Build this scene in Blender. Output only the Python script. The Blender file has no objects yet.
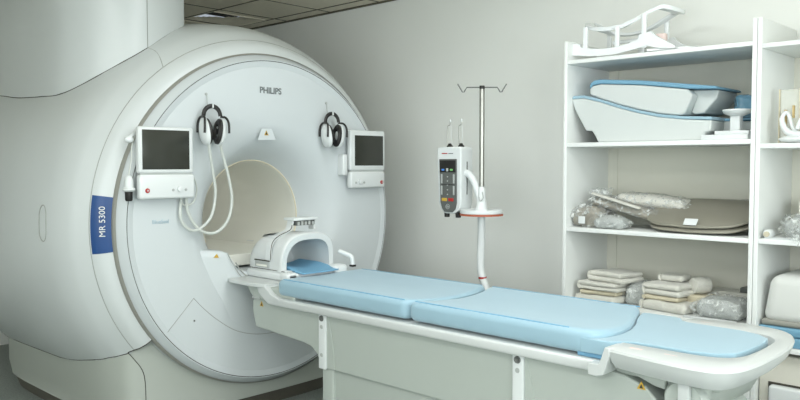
import bpy, bmesh, math, random
from mathutils import Vector, Matrix, noise
R = math.radians
H = 1.18            # height of the bore axis above the floor; z below is measured from the axis
S = bpy.context.scene
COL = S.collection
random.seed(4)

# ------------------------------------------------------------------ materials
def srgb(r, g, b):
    f = lambda c: (c/255/12.92) if c/255 <= .04045 else ((c/255+.055)/1.055)**2.4
    return (f(r), f(g), f(b), 1)

def mat(name, rgb, rough=.5, metal=0, coat=0, bump=0, bscale=60, vary=0, vscale=3, spec=.5, sheen=0, emit=0):
    m = bpy.data.materials.new(name); m.use_nodes = True
    nt = m.node_tree; b = nt.nodes['Principled BSDF']
    c = srgb(*rgb)
    b.inputs['Base Color'].default_value = c
    b.inputs['Roughness'].default_value = rough
    b.inputs['Metallic'].default_value = metal
    b.inputs['Coat Weight'].default_value = coat
    b.inputs['Coat Roughness'].default_value = .12
    b.inputs['Specular IOR Level'].default_value = spec
    b.inputs['Sheen Weight'].default_value = sheen
    if emit:
        b.inputs['Emission Color'].default_value = c; b.inputs['Emission Strength'].default_value = emit
    tc = nt.nodes.new('ShaderNodeTexCoord')
    if bump:
        n = nt.nodes.new('ShaderNodeTexNoise'); n.inputs['Scale'].default_value = bscale; n.inputs['Detail'].default_value = 4
        bp = nt.nodes.new('ShaderNodeBump'); bp.inputs['Strength'].default_value = bump; bp.inputs['Distance'].default_value = .01
        nt.links.new(tc.outputs['Object'], n.inputs['Vector'])
        nt.links.new(n.outputs['Fac'], bp.inputs['Height']); nt.links.new(bp.outputs['Normal'], b.inputs['Normal'])
    if vary:
        n = nt.nodes.new('ShaderNodeTexNoise'); n.inputs['Scale'].default_value = vscale; n.inputs['Detail'].default_value = 5
        rp = nt.nodes.new('ShaderNodeValToRGB')
        rp.color_ramp.elements[0].position = .3; rp.color_ramp.elements[1].position = .7
        rp.color_ramp.elements[0].color = tuple(v*(1-vary) for v in c[:3])+(1,)
        rp.color_ramp.elements[1].color = tuple(min(1, v*(1+vary)) for v in c[:3])+(1,)
        nt.links.new(tc.outputs['Object'], n.inputs['Vector'])
        nt.links.new(n.outputs['Fac'], rp.inputs['Fac']); nt.links.new(rp.outputs['Color'], b.inputs['Base Color'])
    return m

def clear_mat(name, rgb, alpha, rough=.12, bump=.6, bscale=25):
    m = mat(name, rgb, rough, bump=bump, bscale=bscale)
    b = m.node_tree.nodes['Principled BSDF']; b.inputs['Alpha'].default_value = alpha
    return m

def film_mat(name):
    m = bpy.data.materials.new(name); m.use_nodes = True
    nt = m.node_tree; nt.nodes.clear(); N = nt.nodes.new; L = nt.links.new
    out = N('ShaderNodeOutputMaterial'); mix = N('ShaderNodeMixShader'); tr = N('ShaderNodeBsdfTransparent'); gl = N('ShaderNodeBsdfPrincipled')
    gl.inputs['Base Color'].default_value = srgb(226, 230, 226); gl.inputs['Roughness'].default_value = .22; gl.inputs['Specular IOR Level'].default_value = .9
    tc = N('ShaderNodeTexCoord'); n = N('ShaderNodeTexNoise'); n.inputs['Scale'].default_value = 34; n.inputs['Detail'].default_value = 5; n.inputs['Distortion'].default_value = 1.2
    rp = N('ShaderNodeValToRGB'); rp.color_ramp.elements[0].position = .50; rp.color_ramp.elements[0].color = (.10, .10, .10, 1)  # noise mask paints the film's glints as pale, more opaque flecks
    rp.color_ramp.elements[1].position = .66; rp.color_ramp.elements[1].color = (.75, .75, .75, 1)
    bp = N('ShaderNodeBump'); bp.inputs['Strength'].default_value = .8; bp.inputs['Distance'].default_value = .01
    L(tc.outputs['Object'], n.inputs['Vector']); L(n.outputs['Fac'], rp.inputs['Fac']); L(n.outputs['Fac'], bp.inputs['Height']); L(bp.outputs['Normal'], gl.inputs['Normal'])
    L(rp.outputs['Color'], mix.inputs['Fac']); L(tr.outputs[0], mix.inputs[1]); L(gl.outputs[0], mix.inputs[2]); L(mix.outputs[0], out.inputs['Surface'])
    return m

M = dict(
    shell=mat('gantry_enamel', (201, 206, 205), .38, coat=.15, vary=.012),
    face=mat('gantry_face_white', (199, 205, 206), .5, coat=.15),
    base=mat('gantry_base_grey', (170, 175, 167), .42),
    kick=mat('kick_plate_brown', (92, 89, 80), .5, vary=.06),
    seam=mat('panel_gap', (60, 58, 50), .8),
    softseam=mat('panel_gap_pale', (150, 153, 147), .6),
    trim=mat('grey_rubber_trim', (142, 142, 134), .45),
    cream=mat('cream_edge', (214, 205, 180), .45),
    bore=mat('bore_liner', (226, 226, 216), .34, vary=.02),
    blue=mat('blue_label', (20, 66, 122), .4),
    white=mat('white_plastic', (214, 218, 217), .38, coat=.1),
    table=mat('table_panel', (172, 179, 172), .45, vary=.012),
    tray=mat('table_tray_white', (196, 200, 198), .35, coat=.15),
    pad=mat('pale_blue_vinyl', (146, 177, 191), .55, bump=.03, bscale=90, vary=.015, sheen=.25),
    padd=mat('blue_foam', (112, 162, 192), .6, bump=.04, bscale=90),
    blk=mat('black_plastic', (26, 24, 22), .45),
    screen=mat('dark_screen', (50, 52, 46), .16, vary=.1, vscale=4),
    grey=mat('grey_plastic', (92, 95, 92), .45),
    greyL=mat('light_grey_plastic', (170, 174, 171), .45),
    txt=mat('grey_print', (104, 110, 110), .5),
    txtp=mat('pale_blue_print', (168, 190, 200), .5),
    red=mat('red_button', (168, 40, 36), .4),
    yel=mat('yellow_sticker', (196, 160, 62), .45),
    grn=mat('green_button', (120, 190, 110), .4),
    blub=mat('blue_button', (70, 130, 210), .4),
    org=mat('orange_trim', (176, 92, 62), .45),
    steel=mat('brushed_steel', (160, 160, 154), .3, metal=.9),
    cable=mat('cable_white', (196, 200, 194), .45),
    wall=mat('painted_wall', (240, 242, 237), .75, bump=.05, bscale=160, vary=.012, vscale=2),
    ceil=mat('ceiling_tile', (232, 226, 206), .85, bump=.2, bscale=120, vary=.03, vscale=30),
    grid=mat('ceiling_grid', (96, 92, 76), .7),
    dark=mat('dark_void', (26, 25, 20), .9),
    floor=mat('speckled_vinyl', (138, 145, 140), .5, vary=.28, vscale=90),
    shelf=mat('cabinet_laminate', (228, 231, 228), .45, vary=.008),
    shelfb=mat('cabinet_back', (212, 211, 198), .6, vary=.01),
    towel=mat('white_towel', (206, 205, 195), .9, bump=.5, bscale=70, sheen=.2),
    creamcloth=mat('cream_cloth', (198, 190, 166), .9, bump=.4, bscale=60),
    greycloth=mat('grey_blanket', (146, 142, 131), .8, bump=.3, bscale=40, vary=.08, vscale=14),
    ovalp=mat('grey_vinyl_pad', (140, 137, 124), .5, bump=.15, bscale=14, vary=.03),
    dustwhite=mat('matt_white_cover', (204, 206, 201), .6, bump=.1, bscale=8),
    foamw=mat('white_foam_cushion', (198, 203, 200), .6),
    foamblue=mat('teal_blue_vinyl', (112, 158, 182), .5),
    clear=film_mat('clear_plastic_film'),
    clearb=clear_mat('blue_plastic_film', (110, 160, 185), .6),
    acry=clear_mat('clear_acrylic', (225, 226, 215), .35, bump=0),
    acw=mat('white_acrylic', (230, 234, 234), .25, coat=.3),
    pink=mat('pale_pink_tape', (226, 206, 200), .7),
    card=mat('storage_box_cream', (206, 204, 192), .6),
    tan=mat('tan_bag', (196, 172, 120), .8, bump=.4, bscale=30, vary=.1, vscale=10),
    lamp=mat('ceiling_lamp_diffuser', (255, 255, 255), .5, emit=4),
)

# ------------------------------------------------------------------ helpers
ROOT = {}
def root(name, label, cat, loc=(0, 0, 0), group=None, rot=(0, 0, 0), local=False):
    o = bpy.data.objects.new(name, None); COL.objects.link(o)
    o.empty_display_size = .05
    o.location = (loc[0], loc[1], loc[2]+H); o.rotation_euler = rot
    o['label'] = label; o['category'] = cat
    if group: o['group'] = group
    ROOT[o.name] = Vector((0, 0, 0)) if local else Vector(loc)
    return o

def part(name, bm, m, parent=None, bevel=0, seg=2, ang=40, label=None, flat=False):
    bmesh.ops.remove_doubles(bm, verts=bm.verts, dist=1e-5)
    bmesh.ops.recalc_face_normals(bm, faces=bm.faces)
    off = ROOT[parent.name] if parent else Vector((0, 0, 0))
    for v in bm.verts: v.co = v.co-off
    me = bpy.data.meshes.new(name); bm.to_mesh(me); bm.free()
    ms = m if isinstance(m, (list, tuple)) else [m]
    for x in ms: me.materials.append(M[x])
    if not flat:
        for p in me.polygons: p.use_smooth = True
        me.set_sharp_from_angle(angle=R(ang))
    o = bpy.data.objects.new(name, me); COL.objects.link(o)
    if parent:
        o.parent = parent; ROOT[o.name] = off
    if bevel:
        b = o.modifiers.new('bevel', 'BEVEL'); b.width = bevel; b.segments = seg; b.limit_method = 'ANGLE'; b.angle_limit = R(35)
        b.harden_normals = False
    if label: o['label'] = label
    return o

def single(name, bm, m, label, cat, group=None, **k):
    """a thing made of one mesh; origin at its base centre"""
    xs = [v.co.x for v in bm.verts]; ys = [v.co.y for v in bm.verts]; zs = [v.co.z for v in bm.verts]
    c = Vector(((min(xs)+max(xs))/2, (min(ys)+max(ys))/2, min(zs)))
    for v in bm.verts: v.co -= c
    o = part(name, bm, m, None, **k); o.location = c+Vector((0, 0, H))
    o['label'] = label; o['category'] = cat
    if group: o['group'] = group
    ROOT[o.name] = c
    return o

def struct(name, bm, m, **k):
    for v in bm.verts: v.co.z += H
    o = part(name, bm, m, None, **k); o['kind'] = 'structure'; ROOT[o.name] = Vector((0, 0, -H))
    return o

def B(): return bmesh.new()

def box(bm, x0, x1, y0, y1, z0, z1, r=0, seg=3):
    t = bmesh.new(); bmesh.ops.create_cube(t, size=1)
    for v in t.verts:
        v.co = Vector(((x0+x1)/2+v.co.x*(x1-x0), (y0+y1)/2+v.co.y*(y1-y0), (z0+z1)/2+v.co.z*(z1-z0)))
    if r: bmesh.ops.bevel(t, geom=t.edges[:], offset=r, segments=seg, profile=.5, affect='EDGES')
    merge(bm, t); return bm

def merge(bm, t, mtx=None, mi=None):
    if mtx is not None: bmesh.ops.transform(t, matrix=mtx, verts=t.verts)
    mp = {}
    for v in t.verts: mp[v] = bm.verts.new(v.co)
    for f in t.faces:
        try:
            g = bm.faces.new([mp[v] for v in f.verts]); g.material_index = f.material_index if mi is None else mi
        except ValueError: pass
    t.free()

def slices(bm, axis, vals):
    no = Vector([1 if i == axis else 0 for i in range(3)])
    for v in vals:
        bmesh.ops.bisect_plane(bm, geom=bm.verts[:]+bm.edges[:]+bm.faces[:], plane_co=no*v, plane_no=no)

def lin(a, b, n): return [a+(b-a)*i/n for i in range(n+1)]

def prism(bm, pts, axis, a, b):
    """polygon in the plane normal to axis (other two coordinates in order), extruded a..b"""
    def mk(p, t):
        if axis == 0: return (t, p[0], p[1])
        if axis == 1: return (p[0], t, p[1])
        return (p[0], p[1], t)
    A = [bm.verts.new(mk(p, a)) for p in pts]; Bv = [bm.verts.new(mk(p, b)) for p in pts]
    n = len(pts)
    bm.faces.new(A); bm.faces.new(Bv[::-1])
    for i in range(n): bm.faces.new((A[i], A[(i+1) % n], Bv[(i+1) % n], Bv[i]))
    return bm

def loft(bm, secs, closed=True, caps=True, mi=0):
    rows = [[bm.verts.new(p) for p in s] for s in secs]
    n = len(rows[0])
    for r0, r1 in zip(rows, rows[1:]):
        for i in range(n if closed else n-1):
            j = (i+1) % n
            f = bm.faces.new((r0[i], r0[j], r1[j], r1[i])); f.material_index = mi
    if caps and closed:
        bm.faces.new(rows[0]); bm.faces.new(rows[-1][::-1])
    return rows

def smooth(pts, k=2):
    """Catmull-Rom"""
    P = [Vector(p) for p in pts]; out = []
    for i in range(len(P)-1):
        p0 = P[max(i-1, 0)]; p1 = P[i]; p2 = P[i+1]; p3 = P[min(i+2, len(P)-1)]
        for j in range(k):
            t = j/k
            out.append(.5*((2*p1)+(p2-p0)*t+(2*p0-5*p1+4*p2-p3)*t*t+(3*p1-p0-3*p2+p3)*t**3))
    out.append(P[-1]); return out

def tube(bm, pts, r, n=8, k=1, closed=False, flat=1):
    P = smooth(pts, k) if k > 1 else [Vector(p) for p in pts]
    up = None; secs = []
    m = len(P)
    for i, p in enumerate(P):
        a = P[i-1] if (i > 0 or closed) else P[i]; b = P[(i+1) % m] if (i < m-1 or closed) else P[i]
        d = (b-a).normalized()
        if up is None:
            up = Vector((0, 0, 1)) if abs(d.z) < .9 else Vector((1, 0, 0))
        u = (up-d*up.dot(d)).normalized(); v = d.cross(u); up = u
        rr = r[i*(len(r)-1)//max(1, m-1)] if isinstance(r, (list, tuple)) else r
        secs.append([p+(u*math.cos(2*math.pi*q/n)+v*math.sin(2*math.pi*q/n)*flat)*rr for q in range(n)])
    if closed: loft(bm, secs+[secs[0]], True, False)
    else: loft(bm, secs)
    return bm

def lathe(bm, prof, axis='x', c=(0, 0, 0), n=64, a0=0, a1=360, cap=False):
    """prof: list of (along, radius)"""
    full = abs(a1-a0) >= 359.9
    ang = [R(a0+(a1-a0)*i/n) for i in range(n+(0 if full else 1))]
    rows = []
    for t, r in prof:
        row = []
        for a in ang:
            y = r*math.cos(a); z = r*math.sin(a)
            if axis == 'x': q = (c[0]+t, c[1]+y, c[2]+z)
            elif axis == 'z': q = (c[0]+y, c[1]+z, c[2]+t)
            else: q = (c[0]+z, c[1]+t, c[2]+y)
            row.append(bm.verts.new(q))
        rows.append(row)
    k = len(ang)
    for r0, r1 in zip(rows, rows[1:]):
        for i in range(k if full else k-1):
            bm.faces.new((r0[i], r0[(i+1) % k], r1[(i+1) % k], r1[i]))
    if cap and full:
        for r_ in (rows[0], rows[-1]):
            try: bm.faces.new(r_)
            except ValueError: pass
    return bm

def ellipsoid(bm, c, s, n=20, m=None):
    t = bmesh.new(); bmesh.ops.create_uvsphere(t, u_segments=n, v_segments=n//2, radius=1)
    for v in t.verts: v.co = Vector((v.co.x*s[0], v.co.y*s[1], v.co.z*s[2]))
    merge(bm, t, (Matrix.Translation(c) @ m) if m else Matrix.Translation(c)); return bm

def text_mesh(s, size, origin, right, up, m, name, parent, depth=.0006, squeeze=1.0, bold=0, label=None):
    cu = bpy.data.curves.new('t', 'FONT'); cu.body = s; cu.size = size; cu.extrude = depth; cu.offset = bold
    cu.align_x = 'CENTER'; cu.align_y = 'CENTER'
    o = bpy.data.objects.new('t', cu); COL.objects.link(o)
    dg = bpy.context.evaluated_depsgraph_get()
    me = bpy.data.meshes.new_from_object(o.evaluated_get(dg))
    bpy.data.objects.remove(o)
    bm = B(); bm.from_mesh(me); bpy.data.meshes.remove(me)
    r = Vector(right).normalized(); u = Vector(up).normalized(); n = r.cross(u)
    mt = Matrix((r*squeeze, u, n)).transposed().to_4x4(); mt.translation = Vector(origin)
    bmesh.ops.transform(bm, matrix=mt, verts=bm.verts)
    return part(name, bm, m, parent, flat=True, label=label)

def crumple(bm, amp, sc, seed=0, keepz=None):
    for v in bm.verts:
        p = v.co*sc+Vector((seed*7.1, seed*3.3, seed))
        d = Vector(noise.noise_vector(p))*amp+Vector(noise.noise_vector(p*2.7))*amp*.45
        if keepz is not None and v.co.z <= keepz+.004: d.z = 0
        v.co += d

def soft(x0, x1, y0, y1, z0, z1, r, n=(8, 6, 2), amp=.004, sc=14, seed=0, puff=0):
    bm = B(); box(bm, x0, x1, y0, y1, z0, z1, r)
    bmesh.ops.remove_doubles(bm, verts=bm.verts, dist=1e-5)
    e = r*1.02
    slices(bm, 0, lin(x0+e, x1-e, n[0])); slices(bm, 1, lin(y0+e, y1-e, n[1])); 
    if n[2] > 1: slices(bm, 2, lin(z0+e, z1-e, n[2])[1:-1])
    if puff:
        for v in bm.verts:
            u = (v.co.x-(x0+x1)/2)/((x1-x0)/2); w = (v.co.y-(y0+y1)/2)/((y1-y0)/2)
            t = max(0, (1-u*u))*max(0, (1-w*w))
            if v.co.z > (z0+z1)/2: v.co.z += puff*t
    crumple(bm, amp, sc, seed, z0)
    return bm

def rotate_bm(bm, c, ax, deg):
    bmesh.ops.rotate(bm, cent=Vector(c), matrix=Matrix.Rotation(R(deg), 3, ax), verts=bm.verts)
    return bm

# ------------------------------------------------------------------ the room
ZC = 1.65; YW = 1.60; XL = -3.0; XR = 5.6; YF = -4.6
b = box(B(), XL-.1, XR+.1, YF-.1, YW+.1, -H-.1, -H); struct('floor', b, 'floor')
b = box(B(), XL-.1, XR+.1, YW, YW+.1, -H, ZC+.1); struct('wall_back', b, 'wall')
b = box(B(), XL-.1, XL, YF, YW, -H, ZC+.1); struct('wall_left', b, 'wall')
b = box(B(), XR, XR+.1, YF, YW, -H, ZC+.1); struct('wall_right', b, 'wall')
b = box(B(), XL-.1, XR+.1, YF-.1, YF, -H, ZC+.1); struct('wall_front', b, 'wall')
# suspended ceiling with a square opening for the air diffuser
VX0, VX1, VY0, VY1 = -2.52, -1.95, .86, 1.43
b = B()
box(b, XL, VX0, YF, YW, ZC, ZC+.02); box(b, VX1, XR, YF, YW, ZC, ZC+.02)
box(b, VX0, VX1, YF, VY0, ZC, ZC+.02); box(b, VX0, VX1, VY1, YW, ZC, ZC+.02)
ceil = struct('ceiling', b, 'ceil')
g = B()
for i in range(-9, 2):
    y = .86+i*.6-.02*(i > 0)
    if YF < y < YW: box(g, XL, XR, y-.006, y+.006, ZC-.004, ZC+.002)
for i in range(-3, 13):
    x = -1.25+i*.6
    if XL < x < XR: box(g, x-.005, x+.005, YF, YW, ZC-.0035, ZC+.002)
box(g, XL, XR, YW-.018, YW, ZC-.012, ZC)
struct('trim_1', g, 'grid')

v = root('ceiling_vent', 'square ceiling air diffuser beside the scanner tower', 'vent', ((VX0+VX1)/2, (VY0+VY1)/2, ZC))
b = box(B(), VX0, VX1, VY0, VY1, ZC+.09, ZC+.10); box(b, VX0, VX1, VY0-.01, VY0, ZC+.001, ZC+.1); box(b, VX1, VX1+.01, VY0, VY1, ZC+.001, ZC+.1)
part('duct_box', b, 'dark', v)
cx, cy = (VX0+VX1)/2, (VY0+VY1)/2
b = B()
for k in range(6):
    s = .27-.04*k
    # slats of the two far quadrants, bent around the corner of the square
    P = [(cx-s, cy-s), (cx-s, cy+s), (cx+s, cy+s)]
    secs = []
    for (x, y), (ox, oy) in zip(P, ((-1, -1), (-1, 1), (1, 1))):
        secs.append([(x, y, ZC+.004+.004*k), (x-ox*.03, y-oy*.03, ZC+.03), (x-ox*.033, y-oy*.033, ZC+.027), (x-ox*.004, y-oy*.004, ZC+.001+.004*k)])
    loft(b, secs)
part('slats', b, 'ceil', v)
b = B()
for (x0, x1, y0, y1) in ((VX0, VX1, VY0, VY0+.015), (VX0, VX1, VY1-.015, VY1), (VX0, VX0+.015, VY0, VY1), (VX1-.015, VX1, VY0, VY1)):
    box(b, x0, x1, y0, y1, ZC-.006, ZC+.006)
part('frame', b, 'ceil', v)

# window wall behind the viewer is out of frame; lamps in the ceiling light the place
def lamp(x, y, sx, sy, power, lab, temp=(1, 1, 1)):
    t = root('ceiling_light', lab, 'light', (x, y, ZC))
    part('diffuser', box(B(), x-sx/2, x+sx/2, y-sy/2, y+sy/2, ZC-.012, ZC-.006), 'lamp', t)
    b = B()
    box(b, x-sx/2-.02, x+sx/2+.02, y-sy/2-.02, y-sy/2, ZC-.016, ZC); box(b, x-sx/2-.02, x+sx/2+.02, y+sy/2, y+sy/2+.02, ZC-.016, ZC)
    box(b, x-sx/2-.02, x-sx/2, y-sy/2, y+sy/2, ZC-.016, ZC); box(b, x+sx/2, x+sx/2+.02, y-sy/2, y+sy/2, ZC-.016, ZC)
    part('frame', b, 'white', t)
    l = bpy.data.lights.new('ceiling_light_source', 'AREA'); l.shape = 'RECTANGLE'; l.size = sx; l.size_y = sy; l.energy = power; l.color = temp
    o = bpy.data.objects.new('ceiling_light_source', l); COL.objects.link(o); o.location = (x, y, ZC+H-.02)
    o.parent = t; o.location = (0, 0, -.02)
lamp(1.6, -.25, 1.2, .6, 12, 'bright ceiling panel lamp over the middle of the table', (.93, .965, 1))
lamp(3.4, -.55, 1.2, .6, 12, 'bright ceiling panel lamp above the foot of the table', (.93, .965, 1))
lamp(1.6, -2.65, 1.2, .6, 12, 'bright ceiling panel lamp in front of the scanner side', (.93, .965, 1))
lamp(3.4, -2.95, 1.2, .6, 12, 'bright ceiling panel lamp nearest the window', (.93, .965, 1))
# daylight from windows behind and beside the viewer
wn = root('window', 'wide frosted window in the wall behind the viewer', 'window', (3.2, YF+.01, -.2))
def window_front():
    b = B(); box(b, 1.2, 5.2, YF, YF+.03, -.18, -.12); box(b, 1.2, 5.2, YF, YF+.03, 1.28, 1.34); box(b, 1.2, 1.26, YF, YF+.03, -.12, 1.28); box(b, 5.14, 5.2, YF, YF+.03, -.12, 1.28)
    box(b, 3.17, 3.23, YF, YF+.03, -.12, 1.28)
    o = struct('window_1', b, 'white')
    return o
bpy.data.objects.remove(wn)
window_front()
l = bpy.data.lights.new('window_daylight', 'AREA'); l.shape = 'RECTANGLE'; l.size = 3.9; l.size_y = 1.4; l.energy = 80; l.color = (.90, .96, 1)
o = bpy.data.objects.new('window_daylight', l); COL.objects.link(o); o.location = (3.2, YF+.05, .58+H); o.rotation_euler = (R(90), 0, 0)
o['kind'] = 'structure'
b = B(); box(b, XR-.03, XR, -3.6, .4, -.18, -.12); box(b, XR-.03, XR, -3.6, .4, 1.28, 1.34); box(b, XR-.03, XR, -3.6, -3.54, -.12, 1.28); box(b, XR-.03, XR, .34, .4, -.12, 1.28); box(b, XR-.03, XR, -1.63, -1.57, -.12, 1.28)
struct('window_2', b, 'white')
l = bpy.data.lights.new('window_daylight', 'AREA'); l.shape = 'RECTANGLE'; l.size = 3.8; l.size_y = 1.4; l.energy = 84; l.color = (.90, .96, 1)
o = bpy.data.objects.new('window_daylight', l); COL.objects.link(o); o.location = (XR-.05, -1.6, .58+H); o.rotation_euler = (R(90), 0, R(90))
o['kind'] = 'structure'

# ------------------------------------------------------------------ the scanner
scan = root('mri_scanner', 'large white magnetic resonance scanner with round face, open bore and blue side label', 'scanner', (-.9, 0, -H))
RP = [(-.03, 1.0), (-.045, 1.04), (-.07, 1.07), (-.1, 1.09), (-.15, 1.127), (-.2, 1.16), (-.3, 1.20), (-.4, 1.222), (-.6, 1.250), (-.8, 1.264), (-1.2, 1.268), (-1.5, 1.268), (-1.8, 1.255), (-2.0, 1.21)]
def rad(x):
    for (x0, r0), (x1, r1) in zip(RP, RP[1:]):
        if x1 <= x <= x0: return r0+(r1-r0)*(x-x0)/(x1-x0)
    return RP[0][1] if x > RP[0][0] else RP[-1][1]
prof = [Vector((x, 0, r)) for x, r in RP[3:]]
prof = [(p.x, p.z) for p in smooth(prof, 3)]
# barrel, cut off where the base begins
b = B(); rows = []
for x, r in prof:
    zmin = -.68-.27*min(1, max(0, (-x-.1)/.3))
    a = math.asin(max(-1, min(1, zmin/r)))
    rows.append([(x, r*math.cos(t), r*math.sin(t)) for t in [a+(math.pi-2*a)*i/110 for i in range(111)]])
loft(b, rows, closed=False)
part('side_cover', b, 'shell', scan, ang=60)
b = B(); lathe(b, [(-2.0, 1.21), (-2.02, 1.17), (-2.02, .36)], n=90, a0=-43, a1=223); part('rear_cover', b, 'shell', scan)
b = B()
lathe(b, [(-.028, .985), (-.03, 1.0), (-.045, 1.04), (-.07, 1.07), (-.1, 1.0895)], n=110, a0=-38.6, a1=218.6)
part('face_surround', b, 'shell', scan)
# gap between the surround and the side cover
def arc(x, r, a0, a1, n=90): return [(x, r*math.cos(R(a0+(a1-a0)*i/n)), r*math.sin(R(a0+(a1-a0)*i/n))) for i in range(n+1)]
part('panel_gap', tube(B(), arc(-.1005, 1.090, -38.6, 218.6), .0022, 6), 'softseam', scan)
# round rim and dished face
b = lathe(B(), [(-.09, 1.002), (-.022, 1.002), (-.014, .999), (.024, .972), (.042, .960), (.041, .956)], n=128)
part('rim', b, 'face', scan, ang=25)
b = lathe(B(), [(-.06, 1.001), (-.045, 1.004), (-.018, 1.004), (-.008, 1.0), (-.002, .994)], n=128)
part('edge_trim', b, 'trim', scan, ang=25, label='grey edge trim')
part('rim_gap', tube(B(), arc(.0395, .9545, 0, 360, 128)[:-1], .0022, 6, closed=True), 'seam', scan)
b = lathe(B(), [(.036, .954), (.042, .951), (.034, .922), (.032, .918), (.033, .80), (.030, .68), (.020, .58), (0, .52), (-.03, .475), (-.07, .440), (-.11, .412), (-.16, .384), (-.195, .366), (-.205, .360)], n=128)
part('front_face', b, 'face', scan, ang=25)
b = lathe(B(), [(-.20, .361), (-.21, .356), (-.23, .353), (-2.0, .353)], n=96)
part('bore_liner', b, 'bore', scan)
part('bore_edge', tube(B(), arc(-.203, .360, -22, 202, 80), .0045, 8), 'cream', scan)
# glowing strip and fill light, both added only to brighten the bore
part('bore_fill_strip', box(B(), -1.25, -.75, -.03, .03, .335, .342, .002), 'lamp', scan, label='added fill light strip in the bore roof')
l = bpy.data.lights.new('bore_fill_light', 'AREA'); l.shape = 'RECTANGLE'; l.size = .5; l.size_y = .06; l.energy = .16; l.color = (.95, .98, 1)
o = bpy.data.objects.new('bore_fill_light', l); COL.objects.link(o); o.parent = scan; o.location = (-1.0+.9, 0, .33+H)
# bed inside the bore
b = B(); prism(b, [(-.27, -.215), (-.262, -.23), (-.2, -.285), (.2, -.285), (.262, -.23), (.27, -.215)], 0, -1.8, -.12)
part('bore_bed', b, 'bore', scan, bevel=.004)
part('bore_marker', box(B(), -.62, -.55, .255, .264, -.195, -.19, .002), 'white', scan)
# bridge block under the bore, flush with the face
b = B()
T = [(-.50, -.150), (-.43, -.160), (-.37, -.166), (-.33, -.180), (-.295, -.235), (-.26, -.285), (-.2, -.30), (.2, -.30), (.26, -.285), (.295, -.235), (.33, -.180), (.37, -.166), (.43, -.160), (.50, -.150)]
def fr(y): return .036-.034*min(1, max(0, (abs(y)-.36)/.14))**1.3
secs = [[(-.215, y, z) for y, z in T]]
for k, dz, w in ((-.03, 0, 1), (-.008, -.003, 1), (0, -.014, .995), (.0, -.05, .98), (-.002, -.12, .94), (-.008, -.42, .85)):
    secs.append([(fr(y)+k, y*w, z+dz) for y, z in T])
rows = loft(b, secs, closed=False)
part('bore_bridge', b, 'face', scan, ang=60)
b = tube(B(), [(.046, -.29, -.24), (.052, -.262, -.285), (.055, -.22, -.325), (.06, -.18, -.35)], .004, 6, k=4)
tube(b, [(.048, -.345, -.185), (.052, -.31, -.25), (.052, -.27, -.31), (.052, -.22, -.35)], .0022, 6, k=4)
part('bridge_gap', b, 'softseam', scan)
t = B(); prism(t, [(-.425, -.200), (-.393, -.204), (-.405, -.180)], 0, .024, .030)
part('warning_sticker', t, 'yel', scan, label='small yellow triangular warning sticker')
# seams of the lower face
def onface(y, z, d=.0):
    r = math.hypot(y, z)
    P_ = [(.955, .042), (.922, .034), (.80, .033), (.68, .03), (.58, .02), (.51, 0), (.45, -.035), (.405, -.08)]
    for (r0, x0), (r1, x1) in zip(P_, P_[1:]):
        if r1 <= r <= r0: return (x0+(x1-x0)*(r0-r)/(r0-r1)+d, y, z)
    return (.02+d, y, z)
sm = B()
L = [(-.745+i*.0185, -.60+i*.0184) for i in range(11)]
tube(sm, [onface(y, z) for y, z in L], .0018, 6)
L2 = smooth([(-.56, -.416, 0), (-.50, -.48, 0), (-.40, -.566, 0), (-.27, -.648, 0), (-.10, -.692, 0), (.1, -.69, 0), (.27, -.648, 0), (.40, -.566, 0), (.56, -.416, 0)], 5)
tube(sm, [onface(p.x, p.y) for p in L2], .0018, 6)
L = [(.745-i*.0185, -.60+i*.0184) for i in range(11)]
tube(sm, [onface(y, z) for y, z in L], .0018, 6)
part('lower_panel_gap', sm, 'softseam', scan)
part('panel_screw', lathe(B(), [(.030, .0001), (.036, .005), (.030, .005)], c=(0, -.56, -.543), n=12), 'seam', scan)

# base
BP = [(-.05, 0), (-.055, .3), (-.075, .6), (-.10, .78), (-.132, .862), (-.207, .905), (-.322, .936), (-.485, .950), (-.824, .955), (-1.2, .955), (-1.5, .950), (-1.72, .93), (-1.77, .88), (-1.78, .68), (-1.78, 0)]
pl = [(p.x, p.y) for p in smooth([Vector((x, y, 0)) for x, y in BP], 4)]
pl = [(x, -y) for x, y in pl][::-1]+pl[1:]
def ztop(x, y):
    if x > -.25: return -math.sqrt(max(.975**2-y*y, .30))
    return -.72
b = B(); loft(b, [[(x, y, ztop(x, y)) for x, y in pl], [(x, y, -1.0) for x, y in pl], [(x, y-math.copysign(.018*min(1, abs(y)/.8), y), -1.088) for x, y in pl], [(x*.98-.02, y*.985, -1.095) for x, y in pl]], closed=True, caps=False)
part('base_cover', b, 'base', scan, ang=50)
def ins(d): return [(x-d if x > -.9 else x+d, y-d*(1 if y > 0 else -1)*min(1, abs(y)/.5)) for x, y in pl]
b = B(); loft(b, [[(x, y, -1.085) for x, y in ins(.03)], [(x, y, -1.13) for x, y in ins(.035)], [(x, y, -1.18) for x, y in ins(.05)]], closed=True, caps=False)
part('kick_plate', b, 'kick', scan)
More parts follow.
